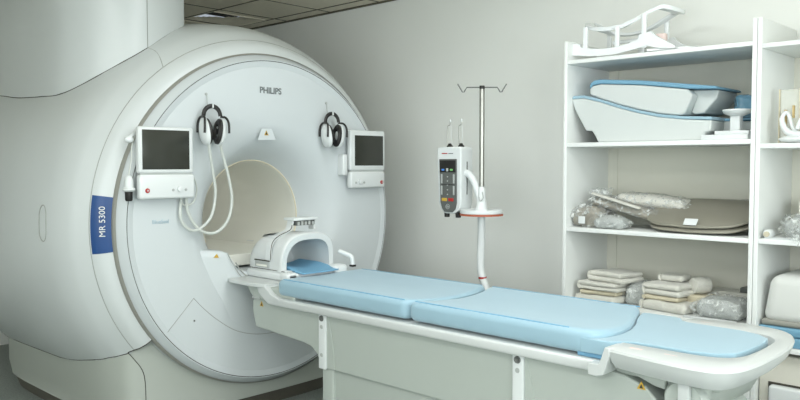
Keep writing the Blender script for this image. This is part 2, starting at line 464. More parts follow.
# gap where barrel meets base, and the tower meets barrel
def seamz(x, y, s): return s*math.sqrt(max(0, rad(x)**2-y*y))
for sg in (-1, 1):
    sb = B()
    L = [(-.132, .866), (-.207, .909), (-.322, .940), (-.485, .953), (-.824, .958), (-1.2, .958), (-1.5, .953), (-1.66, .935), (-1.95, .92)]
    tube(sb, [(p.x, sg*p.y, seamz(p.x, p.y, -1)) for p in smooth([Vector((x, y, 0)) for x, y in L], 4)], .0030, 6)
    tube(sb, [(-.132, sg*.872, -.696), (-.10, sg*.852, -.680), (-.07, sg*.836, -.668), (-.045, sg*.813, -.649), (-.03, sg*.782, -.624)], .003, 6)
    tube(sb, [(-.132, sg*.872, -.696), (-.118, sg*.845, -.735), (-.104, sg*.805, -.80), (-.101, sg*.79, -.87), (-.101, sg*.787, -.97), (-.101, sg*.787, -1.085)], .0022, 6, k=4)
    part('base_gap', sb, 'seam', scan)
# tower on the near side, up to the ceiling
TP = [(-.9, -.30), (-.6, -.30), (-.45, -.315), (-.40, -.355), (-.350, -.435), (-.305, -.53), (-.276, -.65), (-.298, -.775), (-.374, -.885), (-.469, -.957), (-.6, -1.013), (-.767, -1.031), (-.998, -1.031), (-1.27, -1.022), (-1.65, -.985), (-1.92, -.93), (-1.95, -.85), (-1.95, -.5), (-1.8, -.32)]
tp = [(p.x, p.y) for p in smooth([Vector((x, y, 0)) for x, y in TP], 4)]
b = B(); prism(b, tp, 2, .55, ZC); part('tower_cover', b, 'shell', scan, ang=50)
sb = B()
tube(sb, [(x, y, seamz(x, y, 1)) for x, y in tp if y <= -.645 and x > -1.7], .0034, 6)
part('tower_gap', sb, 'seam', scan)
sb = B()
tube(sb, [(x+.001, y, seamz(x, y, 1)) for x, y in tp if y > -.66 and x > -.43 and y < -.34], .0016, 6)
tube(sb, [(-.2745, -.651, .99), (-.2745, -.651, ZC-.01)], .0022, 6)
pts = []
for i in range(9):
    q = i/8; x = -.274+.174*q; th = math.atan2(.997, -.650)+(math.atan2(.872, -.655)-math.atan2(.997, -.650))*(q-.35*math.sin(math.pi*q))
    pts.append((x, rad(x)*math.cos(th), rad(x)*math.sin(th)))
tube(sb, pts, .002, 6)
part('tower_panel_gap', sb, 'softseam', scan)
# oval recess button on the side
bt = B()
for k in range(1):
    pts = []
    for i in range(28):
        a = 2*math.pi*i/28
        dx = .030*math.cos(a); dz = .062*math.sin(a)
        dz += .035*(1 if math.sin(a) > 0 else -1) if abs(math.sin(a)) > .02 else 0
        x = -.375+dx; z = .02+dz; r = rad(x)
        pts.append((x, -math.sqrt(r*r-z*z)-.001, z))
    tube(bt, pts, .003, 6, closed=True)
part('side_handle_ring', bt, 'softseam', scan)
part('rear_latch', box(B(), -.95, -.925, -.955, -.945, -.875, -.862, .002), 'seam', scan)
# blue label with its writing
def np_x(r):
    K = [(1.0, -.03), (1.04, -.045), (1.07, -.07), (1.09, -.1)]
    for (r0, x0), (r1, x1) in zip(K, K[1:]):
        if r <= r1: return x0+(x1-x0)*(r-r0)/(r1-r0)
    return -.1
b = B(); secs = []
for i in range(17):
    z0 = .176; z1 = -.137
    s0 = []
    for r in (1.004, 1.02, 1.04, 1.055, 1.07, 1.087):
        a0 = math.asin(z0/1.10); a1 = math.asin(z1/1.10); a = a0+(a1-a0)*i/16
        xx = np_x(r)+.002
        s0.append((xx, -r*math.cos(a), r*math.sin(a)))
    secs.append(s0)
loft(b, secs, closed=False)
lab = part('label_panel', b, 'blue', scan, label='dark blue curved label panel')
text_mesh('MR 5300', .044, (-.0385, -1.047, .036), (0, .0, 1), (-.62, -.78, 0), 'white', 'lettering', lab, depth=.001)
text_mesh('PHILIPS', .052, (.0345, -.02, .776), (0, 1, 0), (0, 0, 1), 'txt', 'brand_lettering', scan, squeeze=.98, bold=.0012)
text_mesh('BlueSeal', .030, (.0345, -.758, .024), (0, 1, 0), (0, 0, 1), 'txtp', 'small_lettering', scan)
# small sticker above the bore
b = B(); prism(b, [(-.115, .478), (.02, .482), (-.012, .548), (-.088, .546)], 0, .0285, .0305)
pn = part('sensor_window', b, 'face', scan, bevel=.001)
b = B(); prism(b, [(-.068, .508), (-.036, .508), (-.052, .538)], 0, .0306, .0318); part('warning_triangle', b, 'yel', pn)
b = B(); prism(b, [(-.060, .512), (-.044, .512), (-.052, .530)], 0, .0319, .0325); part('warning_mark', b, 'seam', pn)

# displays mounted on the face
def display(y0, y1, z0, z1, mid, scr, right):
    """screen half above, control half below"""
    d = B(); box(d, .06, .098, y0, y1, mid, z1, .012); o = part('display_housing', d, 'white', scan)
    y_, yy, s0, s1 = scr
    d = B(); box(d, .097, .1005, y_, yy, s0, s1, .0015); part('screen', d, 'screen', o, label='dark glossy screen')
    d = B(); box(d, .097, .0992, y_-.012, yy+.012, s0-.012, s1+.012, .001); part('bezel', d, 'white', o)
    d = B(); box(d, .055, .100, y0+.003, y1+(.006 if not right else -.0), z0, mid-.006, .014); c = part('control_panel', d, 'white', scan)
    d = B(); box(d, .06, .09, y0+.01, y1-.01, mid-.01, mid+.01); part('hinge', d, 'greyL', c)
    zb = (z0+mid)/2-.022
    yr = y1-.035 if right else y0+.045
    yk = y0+.085 if right else y1-.09
    part('stop_button', lathe(B(), [(.098, .013), (.104, .012), (.106, .008), (.106, .0001)], c=(0, yr, zb), n=24), 'red', c, label='round red button')
    d = B(); box(d, .105, .1068, yr-.006, yr+.006, zb-.0015, zb+.0015); box(d, .105, .1068, yr-.0015, yr+.0015, zb-.006, zb+.006); part('button_mark', d, 'white', c)
    part('dial', lathe(B(), [(.098, .017), (.112, .016), (.114, .012), (.114, .0001)], c=(0, yk, zb+.006), n=24), 'white', c)
    for q in (-.038, .038):
        part('button', lathe(B(), [(.098, .008), (.103, .007), (.103, .0001)], c=(0, yk+q, zb), n=16), 'greyL', c)
    d = B(); box(d, .0, .07, (y0+y1)/2-.09, (y0+y1)/2+.09, mid-.05, mid+.12, .01); part('bracket', d, 'white', scan)
display(-.912, -.59, .150, .532, .286, (-.893, -.617, .306, .515), False)
display(.574, .896, .176, .560, .292, (.612, .876, .325, .526), True)
b = B(); box(b, .02, .085, .525, .565, .26, .40, .01); part('bracket_ear', b, 'white', scan)

# hooks on the face
for hy in (-.468, .420):
    b = tube(B(), [(.036, hy, .728), (.042, hy, .72), (.045, hy, .675), (.06, hy, .650), (.095, hy, .648), (.103, hy, .658)], .0022, 6)
    lathe(b, [(.033, .0001), (.033, .008), (.038, .008), (.038, .0001)], c=(0, hy, .728), n=12)
    part('hook', b, 'greyL', scan)

# ------------------------------------------------------------------ headphones
def headphones(yc, zt, lab, cabled):
    """hangs from a hook; zt = top of the band; the pair hangs slightly turned"""
    X = .100; RZ = -8
    t = root('headphones', lab, 'headphones', (X, yc, zt), 'ear defenders hanging on the scanner face', rot=(0, 0, R(RZ)))
    pts = []
    for i in range(15):
        a = R(0+180*i/14)
        pts.append((X-.01, yc+.050*math.cos(a), zt-.055+.055*math.sin(a)))
    band = part('headband', tube(B(), pts, .0065, 8, flat=1.9), 'blk', t, label='black arched headband')
    part('band_tab', box(B(), X-.026, X+.006, yc-.002, yc+.005, zt-.012, zt+.010, .002), 'white', band)
    zc_ = zt-.142
    for s in (-1, 1):
        cyy = yc+s*.041
        tilt = Matrix.Rotation(R(-s*7), 4, 'X')
        b = B(); sh = bmesh.new(); bmesh.ops.create_uvsphere(sh, u_segments=28, v_segments=16, radius=1)
        for v_ in sh.verts:
            c = v_.co
            q = 1 if c.y*s > 0 else 0
            c.x = math.copysign(abs(c.x)**.85, c.x); c.z = math.copysign(abs(c.z)**.85, c.z)
            c.y = c.y*(.034 if q else .006); c.x *= .052; c.z *= .078
            c.x *= 1-.10*(c.z/.078)
        merge(b, sh, Matrix.Translation((X, cyy, zc_)) @ tilt)
        cup = part('ear_cup', b, 'white', t, label='white ear cup')
        b = B(); pd = bmesh.new()
        lathe(pd, [(0, .036), (.004, .047), (.016, .047), (.024, .039), (.022, .028), (.010, .022), (.008, .0001)], axis='y', n=28)
        for v_ in pd.verts:
            v_.co.y *= -s; v_.co.z *= 1.52
        merge(b, pd, Matrix.Translation((X, cyy, zc_)) @ tilt)
        part('ear_pad', b, 'blk', cup, label='black ear cushion')
        if cabled:
            for q in (-.022, .022):
                b = B(); ellipsoid(b, (X+.004, cyy-s*.016, zc_+q), (.007, .004, .007), 10); part('pad_stud', b, 'greyL', cup)
        elif s > 0:
            b = B(); ellipsoid(b, (X, cyy-s*.012, zc_), (.018, .004, .030), 14); part('foam_disc', b, 'white', cup)
        b = B()
        tube(b, [(X-.050, cyy+s*.028, zc_-.005), (X-.050, cyy+s*.026, zc_+.045), (X-.028, cyy+s*.022, zc_+.078), (X+.028, cyy+s*.022, zc_+.078), (X+.052, cyy+s*.030, zc_+.045), (X+.052, cyy+s*.032, zc_-.010)], .0065, 8, k=4)
        tube(b, [(X-.01, cyy+s*.020, zc_+.078), (X-.01, yc+s*.050, zc_+.097)], .007, 8)
        part('yoke', b, 'blk', t)
    if cabled:
        inv = Matrix.Translation((X, yc, zt)) @ Matrix.Rotation(R(-RZ), 4, 'Z') @ Matrix.Translation((-X, -yc, -zt))
        for P_ in ([(.115, -.505, .455), (.10, -.49, .40), (.07, -.45, .28), (.05, -.425, .16), (.05, -.46, .03), (.05, -.56, -.035), (.05, -.64, .02), (.05, -.645, .12), (.06, -.62, .20)],
                   [(.08, -.405, .455), (.07, -.39, .40), (.06, -.345, .27), (.05, -.315, .13), (.05, -.345, .01), (.05, -.43, -.055), (.05, -.53, -.03), (.05, -.60, .07), (.06, -.62, .19)]):
            part('air_tube', tube(B(), [inv @ Vector(p) for p in P_], .0085, 8, k=8), 'cable', t)
    return t
headphones(-.468, .658, 'black and white headphones with two white air tubes, hanging right of the left display', True)
headphones(.420, .658, 'black and white headphones without tubes, hanging left of the right display', False)
b = tube(B(), [(.09, -.60, .28), (.07, -.565, .24), (.05, -.545, .18), (.05, -.57, .12), (.06, -.63, .11), (.07, -.66, .15)], .0045, 8, k=6)
single('display_cable', b, 'cable', 'thin white cable looping from the lower right of the left display', 'cable')

# call handpiece hanging left of the left display
t = root('call_handpiece', 'white handpiece with black lower end hanging left of the left display', 'handpiece', (.06, -.950, .33))
b = lathe(B(), [(.150, .0001), (.150, .016), (.158, .018), (.160, .024)], axis='z', c=(.06, -.950, 0), n=20, cap=False)
b.free()
b = lathe(B(), [(.275, .0001), (.275, .010), (.268, .018), (.25, .022), (.215, .024), (.208, .032), (.200, .033), (.192, .024), (.190, .0001)], axis='z', c=(.06, -.950, 0), n=24)
part('grip', b, 'white', t)
b = lathe(B(), [(.192, .0001), (.192, .020), (.15, .019), (.143, .015), (.143, .0001)], axis='z', c=(.06, -.950, 0), n=20)
part('lower_end', b, 'blk', t, label='black lower end')
b = tube(B(), [(.06, -.950, .275), (.058, -.932, .36), (.05, -.925, .42), (.04, -.90, .50)], .004, 8, k=4)
part('cord', b, 'cable', t)
b = B(); ellipsoid(b, (.07, -.95, .462), (.017, .024, .019), 16)
tube(b, [(.06, -.945, .47), (.04, -.90, .50), (.02, -.87, .52)], .009, 8)
part('hanger', b, 'white', t)

# ------------------------------------------------------------------ patient table
tab = root('patient_table', 'long white patient table docked to the scanner bore', 'patient table', (1.6, 0, -H))
b = B()
prism(b, [(.235, -.41), (.205, -.44), (.202, -.50), (.232, -.590), (.66, -.614), (.72, -.625), (.765, -.655), (.79, -.695), (.80, -.72), (2.69, -.72), (2.675, -.60), (2.64, -.52), (2.58, -.465), (2.50, -.437), (2.41, -.425)], 1, -.285, .285)
part('side_panel', b, 'table', tab, bevel=.008, seg=3)
part('lower_body', box(B(), .845, 2.60, -.262, .262, -H, -.70, .02), 'table', tab)
part('corner_post', box(B(), .80, .885, -.278, -.20, -1.17, -.715, .008), 'table', tab)
part('foot_plinth', box(B(), .86, 2.58, -.24, .24, -H, -H+.06, .005), 'kick', tab)
# rail under the mattress
b = B(); box(b, .40, 2.43, -.330, .330, -.436, -.392, .011)
part('rail', b, 'tray', tab)
b = B(); prism(b, [(.40, -.43), (.25, -.428), (.20, -.40), (.17, -.36), (.16, -.345), (.60, -.345), (.60, -.43)], 1, -.30, .30)
part('neck', b, 'table', tab, bevel=.012, seg=3)
part('neck_latch', box(B(), .225, .30, -.306, -.298, -.425, -.41, .003), 'greyL', tab)
# flange at the head end
half = [(-.01, 0), (-.012, -.20), (-.002, -.29), (.03, -.33), (.09, -.352), (.24, -.357), (.32, -.350), (.36, -.335), (.38, -.325)]
hs = [(p.x, p.y) for p in smooth([Vector((x, y, 0)) for x, y in half], 4)]
outl = hs+[(x, -y) for x, y in hs[::-1][:-1]]
b = prism(B(), outl, 2, -.346, -.326); part('head_flange', b, 'tray', tab, bevel=.006, seg=3)
b = prism(B(), [(.30, -.34), (.375, -.338), (.43, -.375), (.50, -.393), (.50, -.43), (.40, -.43), (.32, -.38)], 1, -.3295, .3295); part('flange_slope', b, 'tray', tab, bevel=.004)
# strips with screws
for x0, zb in ((.795, -.722), (2.01, -1.0)):
    o = part('cover_strip', box(B(), x0, x0+.055, -.300, -.283, zb, -.435, .006), 'white', tab)
    part('socket_screw', lathe(B(), [(-.302, .0001), (-.302, .009), (-.306, .014), (-.299, .016)], axis='y', c=(x0+.027, 0, -.458), n=20), 'grey', o, label='dark socket screw')
    for zz in (-.502, -.648):
        part('screw_cap', lathe(B(), [(-.3022, .0001), (-.3022, .010), (-.299, .011)], axis='y', c=(x0+.027, 0, zz), n=20), 'greyL', o)
    b = B()
    P = smooth([Vector((x0+.06, -.2875, -.437)), Vector((x0+.085, -.2875, -.53)), Vector((x0+.105, -.2875, -.63)), Vector((x0+.11, -.2875, -.715))], 4)
    prism(b, [(p.x, p.z) for p in P]+[(x0+.055, -.715), (x0+.055, -.437)], 1, -.2885, -.284)
    part('strip_flank', b, 'table', tab, bevel=.001)
for (x, z) in ((.290, -.452), (2.565, -.462)):
    o = part('warning_sticker', prism(B(), [(x-.017, z-.013), (x+.017, z-.013), (x, z+.017)], 1, -.2875, -.286), 'yel', tab, label='small yellow triangular warning sticker')
    part('sticker_mark', prism(B(), [(x-.007, z-.009), (x+.007, z-.009), (x, z+.008)], 1, -.288, -.2876), 'seam', o)
# foot tray
def resample(P, n, d=0):
    P = smooth([Vector((x, y, 0)) for x, y in P], 6)
    L = [0]
    for p, q in zip(P, P[1:]): L.append(L[-1]+(q-p).length)
    out = []
    for i in range(n+1):
        t = L[-1]*i/n; k = 0
        while k < len(P)-2 and L[k+1] < t: k += 1
        u = (t-L[k])/max(1e-9, L[k+1]-L[k]); p = P[k].lerp(P[k+1], u); dr = (P[k+1]-P[k]).normalized()
        out.append((p.x-dr.y*d, p.y+dr.x*d))
    return out
OUTER = [(2.478, -.366), (2.62, -.394), (2.76, -.412), (2.86, -.402), (2.912, -.355), (2.936, -.265), (2.944, -.12), (2.944, .03), (2.930, .18), (2.895, .31), (2.84, .385), (2.76, .418), (2.66, .428), (2.56, .416), (2.478, .385)]
INNER = [(2.478, -.258), (2.62, -.258), (2.74, -.258), (2.82, -.240), (2.868, -.185), (2.882, -.08), (2.882, .08), (2.868, .175), (2.82, .235), (2.74, .255), (2.62, .255), (2.478, .252)]
b = B(); secs = []
for O, d, z in ((OUTER, .075, -.408), (OUTER, .040, -.403), (OUTER, .016, -.378), (OUTER, .004, -.350), (OUTER, 0, -.338), (OUTER, .004, -.330), (OUTER, .010, -.327), (INNER, -.006, -.322), (INNER, 0, -.325), (INNER, .014, -.375)):
    secs.append([(max(2.478, x), y, z) for x, y in resample(O, 60, d)])
rows = loft(b, secs, closed=False)
b.faces.new(rows[-1]); b.faces.new(rows[0])
b.faces.new([r_[0] for r_ in rows]); b.faces.new([r_[-1] for r_ in rows])
part('foot_tray', b, 'tray', tab, ang=35)
b = B(); prism(b, [(2.395, -.436), (2.43, -.438), (2.458, -.428), (2.468, -.40), (2.482, -.35), (2.482, -.325), (2.462, -.325), (2.440, -.39), (2.395, -.392)], 1, -.370, -.255)
part('tray_step', b, 'tray', tab, bevel=.004)
b = B(); prism(b, [(2.395, -.436), (2.43, -.438), (2.458, -.428), (2.468, -.40), (2.482, -.35), (2.482, -.325), (2.462, -.325), (2.440, -.39), (2.395, -.392)], 1, .255, .370)
part('tray_step', b, 'tray', tab, bevel=.004)
for x in (2.53, 2.66):
    for sg in (-1, 1):
        part('strap_slot', box(B(), x, x+.05, sg*.31-.009, sg*.31+.009, -.3265, -.3238, .0012), 'pink', tab)
part('tray_underside', box(B(), 2.44, 2.84, -.27, .27, -.44, -.40, .012), 'table', tab)
b = prism(B(), [(2.48, -.39), (2.66, -.39), (2.66, -.455), (2.62, -.45), (2.52, -.415)], 1, -.30, -.26); part('tray_bracket', b, 'table', tab, bevel=.005)
b = prism(B(), [(2.655, -.38), (2.83, -.38), (2.80, -.47), (2.75, -.56), (2.67, -.60)], 1, -.30, .30); part('lift_arm', b, 'table', tab, bevel=.03, seg=4)
b = lathe(B(), [(-.325, .0001), (-.325, .065), (-.308, .075), (-.28, .075)], axis='y', c=(2.735, 0, -.475), n=32); part('pivot_cover', b, 'table', tab)
part('release_catch', box(B(), 2.725, 2.765, -.350, -.326, -.47, -.40, .004), 'tray', tab)
part('catch_tip', box(B(), 2.715, 2.765, -.346, -.328, -.478, -.470, .002), 'seam', tab)
part('column', box(B(), 2.60, 2.78, -.22, .22, -H, -.55, .05, 4), 'table', tab)

# ------------------------------------------------------------------ mattress pads
def bulge(y, a, w=.31): return a*(1-(y/w)**2)
def edge2(y):
    K = [(-.33, 2.318), (-.30, 2.358), (-.27, 2.388), (-.22, 2.405), (-.15, 2.410), (-.05, 2.398), (.05, 2.366), (.15, 2.322), (.25, 2.286), (.33, 2.262)]
    for (y0, x0), (y1, x1) in zip(K, K[1:]):
        if y <= y1: return x0+(x1-x0)*(y-y0)/(y1-y0)
    return K[-1][1]
def pad(x0, x1, f0, f1, label, z0=-.382, z1=-.290, w=.312):
    bm = B(); box(bm, x0, x1, -w, w, z0, z1, .030, 5)
    bmesh.ops.remove_doubles(bm, verts=bm.verts, dist=1e-5)
    slices(bm, 1, lin(-w+.03, w-.03, 16)); slices(bm, 0, lin(x0+.03, x1-.03, 16))
    for v in bm.verts:
        u = (v.co.x-x0)/(x1-x0); y = v.co.y; t = v.co.z
        v.co.x += f0(y)*(1-u)+f1(y)*u
        if t > z1-.02: v.co.z -= .012*max(0, 1-(y/(w-.05))**2)
    return bm
def pad_thing(bm, label):
    xs = [v.co.x for v in bm.verts]
    return bm
PG = 'mattress pads on the patient table'
bm = pad(.465, 1.418, lambda y: -.06*max(0, 1-(y/.26)**2), lambda y: bulge(y, .06), '')
crumple(bm, .0012, 9, 1)
m1 = single('mattress_pad', bm, 'pad', 'pale blue mattress pad nearest the scanner, with rounded head end', 'mattress pad', PG)
bm = pad(1.440, 2.290, lambda y: bulge(y, .058), lambda y: edge2(y)-2.290, '')
crumple(bm, .0012, 9, 2)
m2 = single('mattress_pad', bm, 'pad', 'longest pale blue mattress pad in the middle of the table', 'mattress pad', PG)
# foot pad: lower than the others, wide at its head end, narrower inside the tray
ys = lin(-.306, .306, 18)
left = [(edge2(y)+(.006 if abs(y) < .29 else .012), y) for y in ys]
near = [(2.33, -.312), (2.42, -.312), (2.45, -.302), (2.475, -.268), (2.51, -.246), (2.60, -.242), (2.72, -.240), (2.80, -.215), (2.85, -.165), (2.862, -.08), (2.862, .08)]
far = [(2.85, .155), (2.80, .205), (2.72, .232), (2.60, .236), (2.51, .240), (2.475, .262), (2.45, .302), (2.42, .312), (2.30, .312)]
ring = left[::-1]+near+far
b = prism(B(), ring, 2, -.372, -.318)
m3 = single('mattress_pad', b, 'pad', 'pale blue mattress pad lying in the foot tray', 'mattress pad', PG, bevel=.012, seg=4)
for o_, x0, x1 in ((m1, .50, 1.40), (m2, 1.47, 2.27)):
    for sg in (-1, 1):
        q = part('piping', tube(B(), [(x0+(x1-x0)*i/12, sg*.292, -.2915+.0005*math.sin(i)) for i in range(13)], .0028, 6), 'padd', o_)
# the part of the foot pad's support that shows under its wide end
b = box(B(), 2.31, 2.46, -.300, .300, -.391, -.374, .004)
single('pad_spacer', b, 'padd', 'blue foam strip under the wide end of the foot pad', 'foam strip')

# ------------------------------------------------------------------ head coil
coil = root('head_coil', 'white dome shaped head coil standing at the head end of the table', 'head coil', (.22, 0, -.326))
DX = -.035
def arch(w, z0, zt, n=26, e=3.1):
    pts = []
    for i in range(n+1):
        a = math.pi*i/n
        c = math.cos(a); s = math.sin(a)
        y = -w*math.copysign(abs(c)**(2/e), c); z = z0+(zt-z0)*abs(s)**(2/e)
        pts.append((y, z))
    return pts
secs = []
for x, w, zt, th in ((.020, .165, -.165, .03), (.025, .175, -.130, .03), (.05, .183, -.098, .03), (.09, .188, -.078, .03), (.16, .19, -.066, .03), (.26, .19, -.060, .03), (.33, .192, -.056, .032), (.365, .196, -.054, .034), (.385, .197, -.056, .036), (.395, .192, -.062, .032)):
    o_ = arch(w, -.272, zt); i_ = arch(w-th, -.272, zt-th)
    x *= .9
    secs.append([(x+(.03*max(0, (z+.2)/.15) if x > .27 else 0), y, z-.006) for y, z in o_]+[(x+(.03*max(0, (z+.2)/.15) if x > .27 else 0), y, z-.006) for y, z in i_[::-1]])
b = B(); loft(b, secs); part('dome', b, 'white', coil, ang=50)
b = B(); loft(b, [[(.031, y, z) for y, z in arch(.15, -.272, -.19)], [(.028, y*.4, -.272+(z+.272)*.4) for y, z in arch(.15, -.272, -.19)]], closed=False)
part('dome_back', b, 'white', coil)
b = B(); box(b, .03, .43, -.205, .205, -.326, -.282, .012); box(b, .05, .40, -.19, -.15, -.284, -.268, .004); box(b, .05, .44, .15, .205, -.284, -.262, .006)
part('coil_base', b, 'white', coil)
b = B(); box(b, .35, .43, -.21, -.13, -.326, -.276, .018); part('base_foot', b, 'white', coil); part('base_foot', box(B(), .36, .46, .12, .22, -.326, -.258, .02), 'white', coil)
b = tube(B(), [(x, -.193, -.272) for x in (.05, .2, .38)], .0018, 6); tube(b, [(.40, -.19, -.272), (.40, .19, -.272)], .001, 6)
part('coil_gap', b, 'seam', coil)
b = B(); box(b, .105, .235, -.1965, -.186, -.262, -.222, .003); h = part('grip_recess', b, 'greyL', coil, label='grey recessed grip')
part('grip_shadow_slot', box(B(), .10, .24, -.198, -.188, -.226, -.220, .001), 'seam', h)
part('grip_bar', box(B(), .12, .22, -.199, -.195, -.258, -.246, .001), 'bore', h)
# pale top window of the dome
b = B(); loft(b, [[(x, y, z-.003*(abs(y) > .1)) for x, z in ((.055, -.098), (.082, -.0815), (.115, -.0755), (.15, -.0705), (.20, -.0675))] for y in (-.11, -.05, .05, .11)], closed=False)
part('top_window', b, 'greyL', coil)
# mirror holder over the dome
b = B()
P = smooth([Vector((.25, -.045, .006)), Vector((.25, -.053, -.02)), Vector((.245, -.065, -.05)), Vector((.235, -.135, -.078)), Vector((.235, -.180, -.11)), Vector((.235, -.196, -.16)), Vector((.235, -.199, -.215))], 4)
loft(b, [[(p.x-.024, p.y-.004, p.z), (p.x+.024, p.y-.004, p.z), (p.x+.024, p.y+.008, p.z-.008), (p.x-.024, p.y+.008, p.z-.008)] for p in P])
part('mirror_arm', b, 'white', coil, bevel=.003)
part('arm_gap', tube(B(), [(p.x+.026, p.y-.002, p.z) for p in P[4:]], .0022, 6), 'seam', coil)
b = B(); box(b, .20, .30, -.06, .125, .004, .020, .005); box(b, .225, .275, .110, .124, -.055, .006, .003); part('mirror_frame', b, 'white', coil)
b = B(); box(b, .215, .285, -.03, .11, -.026, .004, .004)
part('mirror', b, 'grey', coil, label='dark mirror in its holder')
b = B()
for q in range(5): box(b, .283, .290, -.022+q*.027, -.007+q*.027, -.024, -.004+.004*(q % 2), .002)
part('mirror_clip', b, 'greyL', coil)
# lever on the far side
b = tube(B(), [(.40, .20, -.185), (.44, .22, -.20), (.47, .235, -.215), (.475, .24, -.25), (.476, .24, -.262)], .014, 10, k=3); part('lever', b, 'white', coil)
part('lever_tip', box(B(), .462, .492, .225, .255, -.274, -.262, .003), 'blk', coil)
# blue pillow in the coil
b = soft(.10, .475, -.136, .136, -.284, -.266, .008, (12, 8, 1), .002, 10, 3)
for v in b.verts:
    e = abs(v.co.y)/.145
    if v.co.z > -.275: v.co.z += .022*e**2*max(0, min(1, (.42-v.co.x)/.12))-.010*max(0, min(1, (v.co.x-.38)/.08))
single('head_cushion', b, 'padd', 'blue head cushion lying inside the head coil', 'cushion')

# ------------------------------------------------------------------ injector stand
SX, SY = 1.005, .80
st = root('infusion_stand', 'white column stand with round tray and steel rod behind the table', 'stand', (SX, SY, -H))
b = tube(B(), [(SX, SY, .05), (SX, SY, -.10), (SX-.005, SY, -.26), (SX+.003, SY, -.33), (SX+.03, SY, -.39), (SX+.05, SY, -.45), (SX+.055, SY, -.52), (SX+.055, SY, -H+.05)], .0235, 16, k=4)
col = part('column', b, 'white', st)
part('column_band', lathe(B(), [(-.006, .0250), (.006, .0250)], axis='z', c=(SX+.010, SY, -.345), n=20), 'red', col, label='red band')
b = B()
for k in range(5):
    a = R(72*k+15); tube(b, [(SX+.055, SY, -H+.07), (SX+.055+.25*math.cos(a), SY+.25*math.sin(a), -H+.05)], .016, 10)
    lathe(b, [(-.012, .022), (.012, .022)], axis='y', c=(SX+.055+.25*math.cos(a), SY+.25*math.sin(a), -H+.023), n=16, cap=True)
part('wheel_base', b, 'white', st)
b = lathe(B(), [(.036, .0001), (.036, .120), (.042, .128), (.058, .128), (.064, .122), (.062, .112), (.056, .105), (.056, .04), (.075, .034), (.10, .030), (.12, .026)], axis='z', c=(SX, SY, 0), n=48)
tr = part('tray', b, 'white', st)
part('tray_edge', lathe(B(), [(.030, .112), (.028, .129), (.038, .1295), (.040, .12)], axis='z', c=(SX, SY, 0), n=48), 'org', tr, label='orange lower edge')
b = lathe(B(), [(.10, .026), (.16, .023), (.185, .021), (.20, .016), (.20, .0001)], axis='z', c=(SX, SY, 0), n=20); part('socket', b, 'white', st)
ux, uy = .74, .67
part('clip', tube(B(), [(SX+.02, SY-.02, .17), (SX+.028, SY-.02, .135), (SX+.012, SY-.03, .115), (SX+.004, SY-.03, .14)], .003, 6, k=3), 'greyL', st)
b = tube(B(), [(SX, SY, .19), (SX, SY, .785)], .0155, 14); part('rod', b, 'steel', st, label='steel rod')
part('rod_collar', lathe(B(), [(.780, .0001), (.780, .016), (.800, .016), (.800, .0001)], axis='z', c=(SX, SY, 0), n=16), 'blk', st)
for s in (-1, 1):
    pts = [(SX+s*q*ux, SY+s*q*uy, .790+dz) for q, dz in ((.008, 0), (.090, .0), (.108, -.028), (.116, -.028), (.145, .020))]
    part('hook', tube(B(), pts, .0036, 6), 'grey', st)
# injector head
PX0, PX1, PY0, PY1 = .700, .890, .745, .86
pm = root('infusion_pump', 'white infusion pump with dark button panel fixed to the stand', 'pump', (.76, .80, .03))
b = prism(B(), [(PX0+.01, .440), (PX1-.01, .440), (PX1, .43), (PX1, .10), (PX1-.012, .055), (PX1-.05, .033), (PX0+.06, .033), (PX0+.028, .06), (PX0+.012, .10), (PX0, .43)], 1, PY0, PY1)
part('housing', b, 'white', pm, bevel=.012, seg=3)
b = prism(B(), [(PX0+.022, .366), (PX0+.160, .366), (PX0+.162, .10), (PX0+.152, .062), (PX0+.128, .042), (PX0+.065, .042), (PX0+.046, .062), (PX0+.032, .10)], 1, PY0-.006, PY0+.002)
fp = part('button_panel', b, 'grey', pm, bevel=.003, label='dark grey button panel')
part('display_window', box(B(), PX0+.028, PX0+.154, PY0-.008, PY0-.004, .285, .358, .002), 'blk', fp)
yq = PY0-.0095
for (x, z, w, h_, c) in ((.055, .300, .022, .012, 'blub'), (.089, .300, .016, .020, 'greyL'), (.122, .300, .022, .012, 'grn'), (.066, .118, .040, .020, 'yel'), (.118, .118, .040, .020, 'red')):
    part('push_button', box(B(), PX0+x-w/2, PX0+x+w/2, yq, yq+.005, z-h_/2, z+h_/2, .002), c, fp, label={'blub': 'blue button', 'greyL': 'grey button', 'grn': 'green button', 'yel': 'yellow button', 'red': 'red button'}[c])
for x in (.044, .140):
    for z in (.175, .245):
        part('push_button', box(B(), PX0+x-.006, PX0+x+.006, yq, yq+.005, z-.028, z+.028, .002), 'greyL', fp, label='pale grey bar button')
for z in (.150, .178, .206, .232, .258):
    part('indicator', lathe(B(), [(yq, .0001), (yq, .004), (yq+.004, .004)], axis='y', c=(PX0+.091, 0, z), n=10), 'greyL', fp)
part('panel_line', box(B(), PX0+.05, PX0+.135, yq, yq+.004, .2095, .2115), 'blk', fp)
b = tube(B(), [(PX0+.093+.016*math.cos(2*math.pi*i/16), yq+.002, .076+.014*math.sin(2*math.pi*i/16)) for i in range(16)], .0015, 5, closed=True)
box(b, PX0+.086, PX0+.090, yq, yq+.003, .068, .084); box(b, PX0+.096, PX0+.100, yq, yq+.003, .070, .082)
part('round_symbol', b, 'greyL', fp)
part('print_strip', box(B(), PX0+.040, PX0+.085, PY0-.0012, PY0+.001, .397, .403), 'red', pm)
part('print_strip', box(B(), PX0+.092, PX0+.130, PY0-.0012, PY0+.001, .397, .402), 'txt', pm)
part('side_slot', box(B(), PX1-.001, PX1+.0015, PY0+.055, PY0+.064, .15, .35, .001), 'grey', pm)
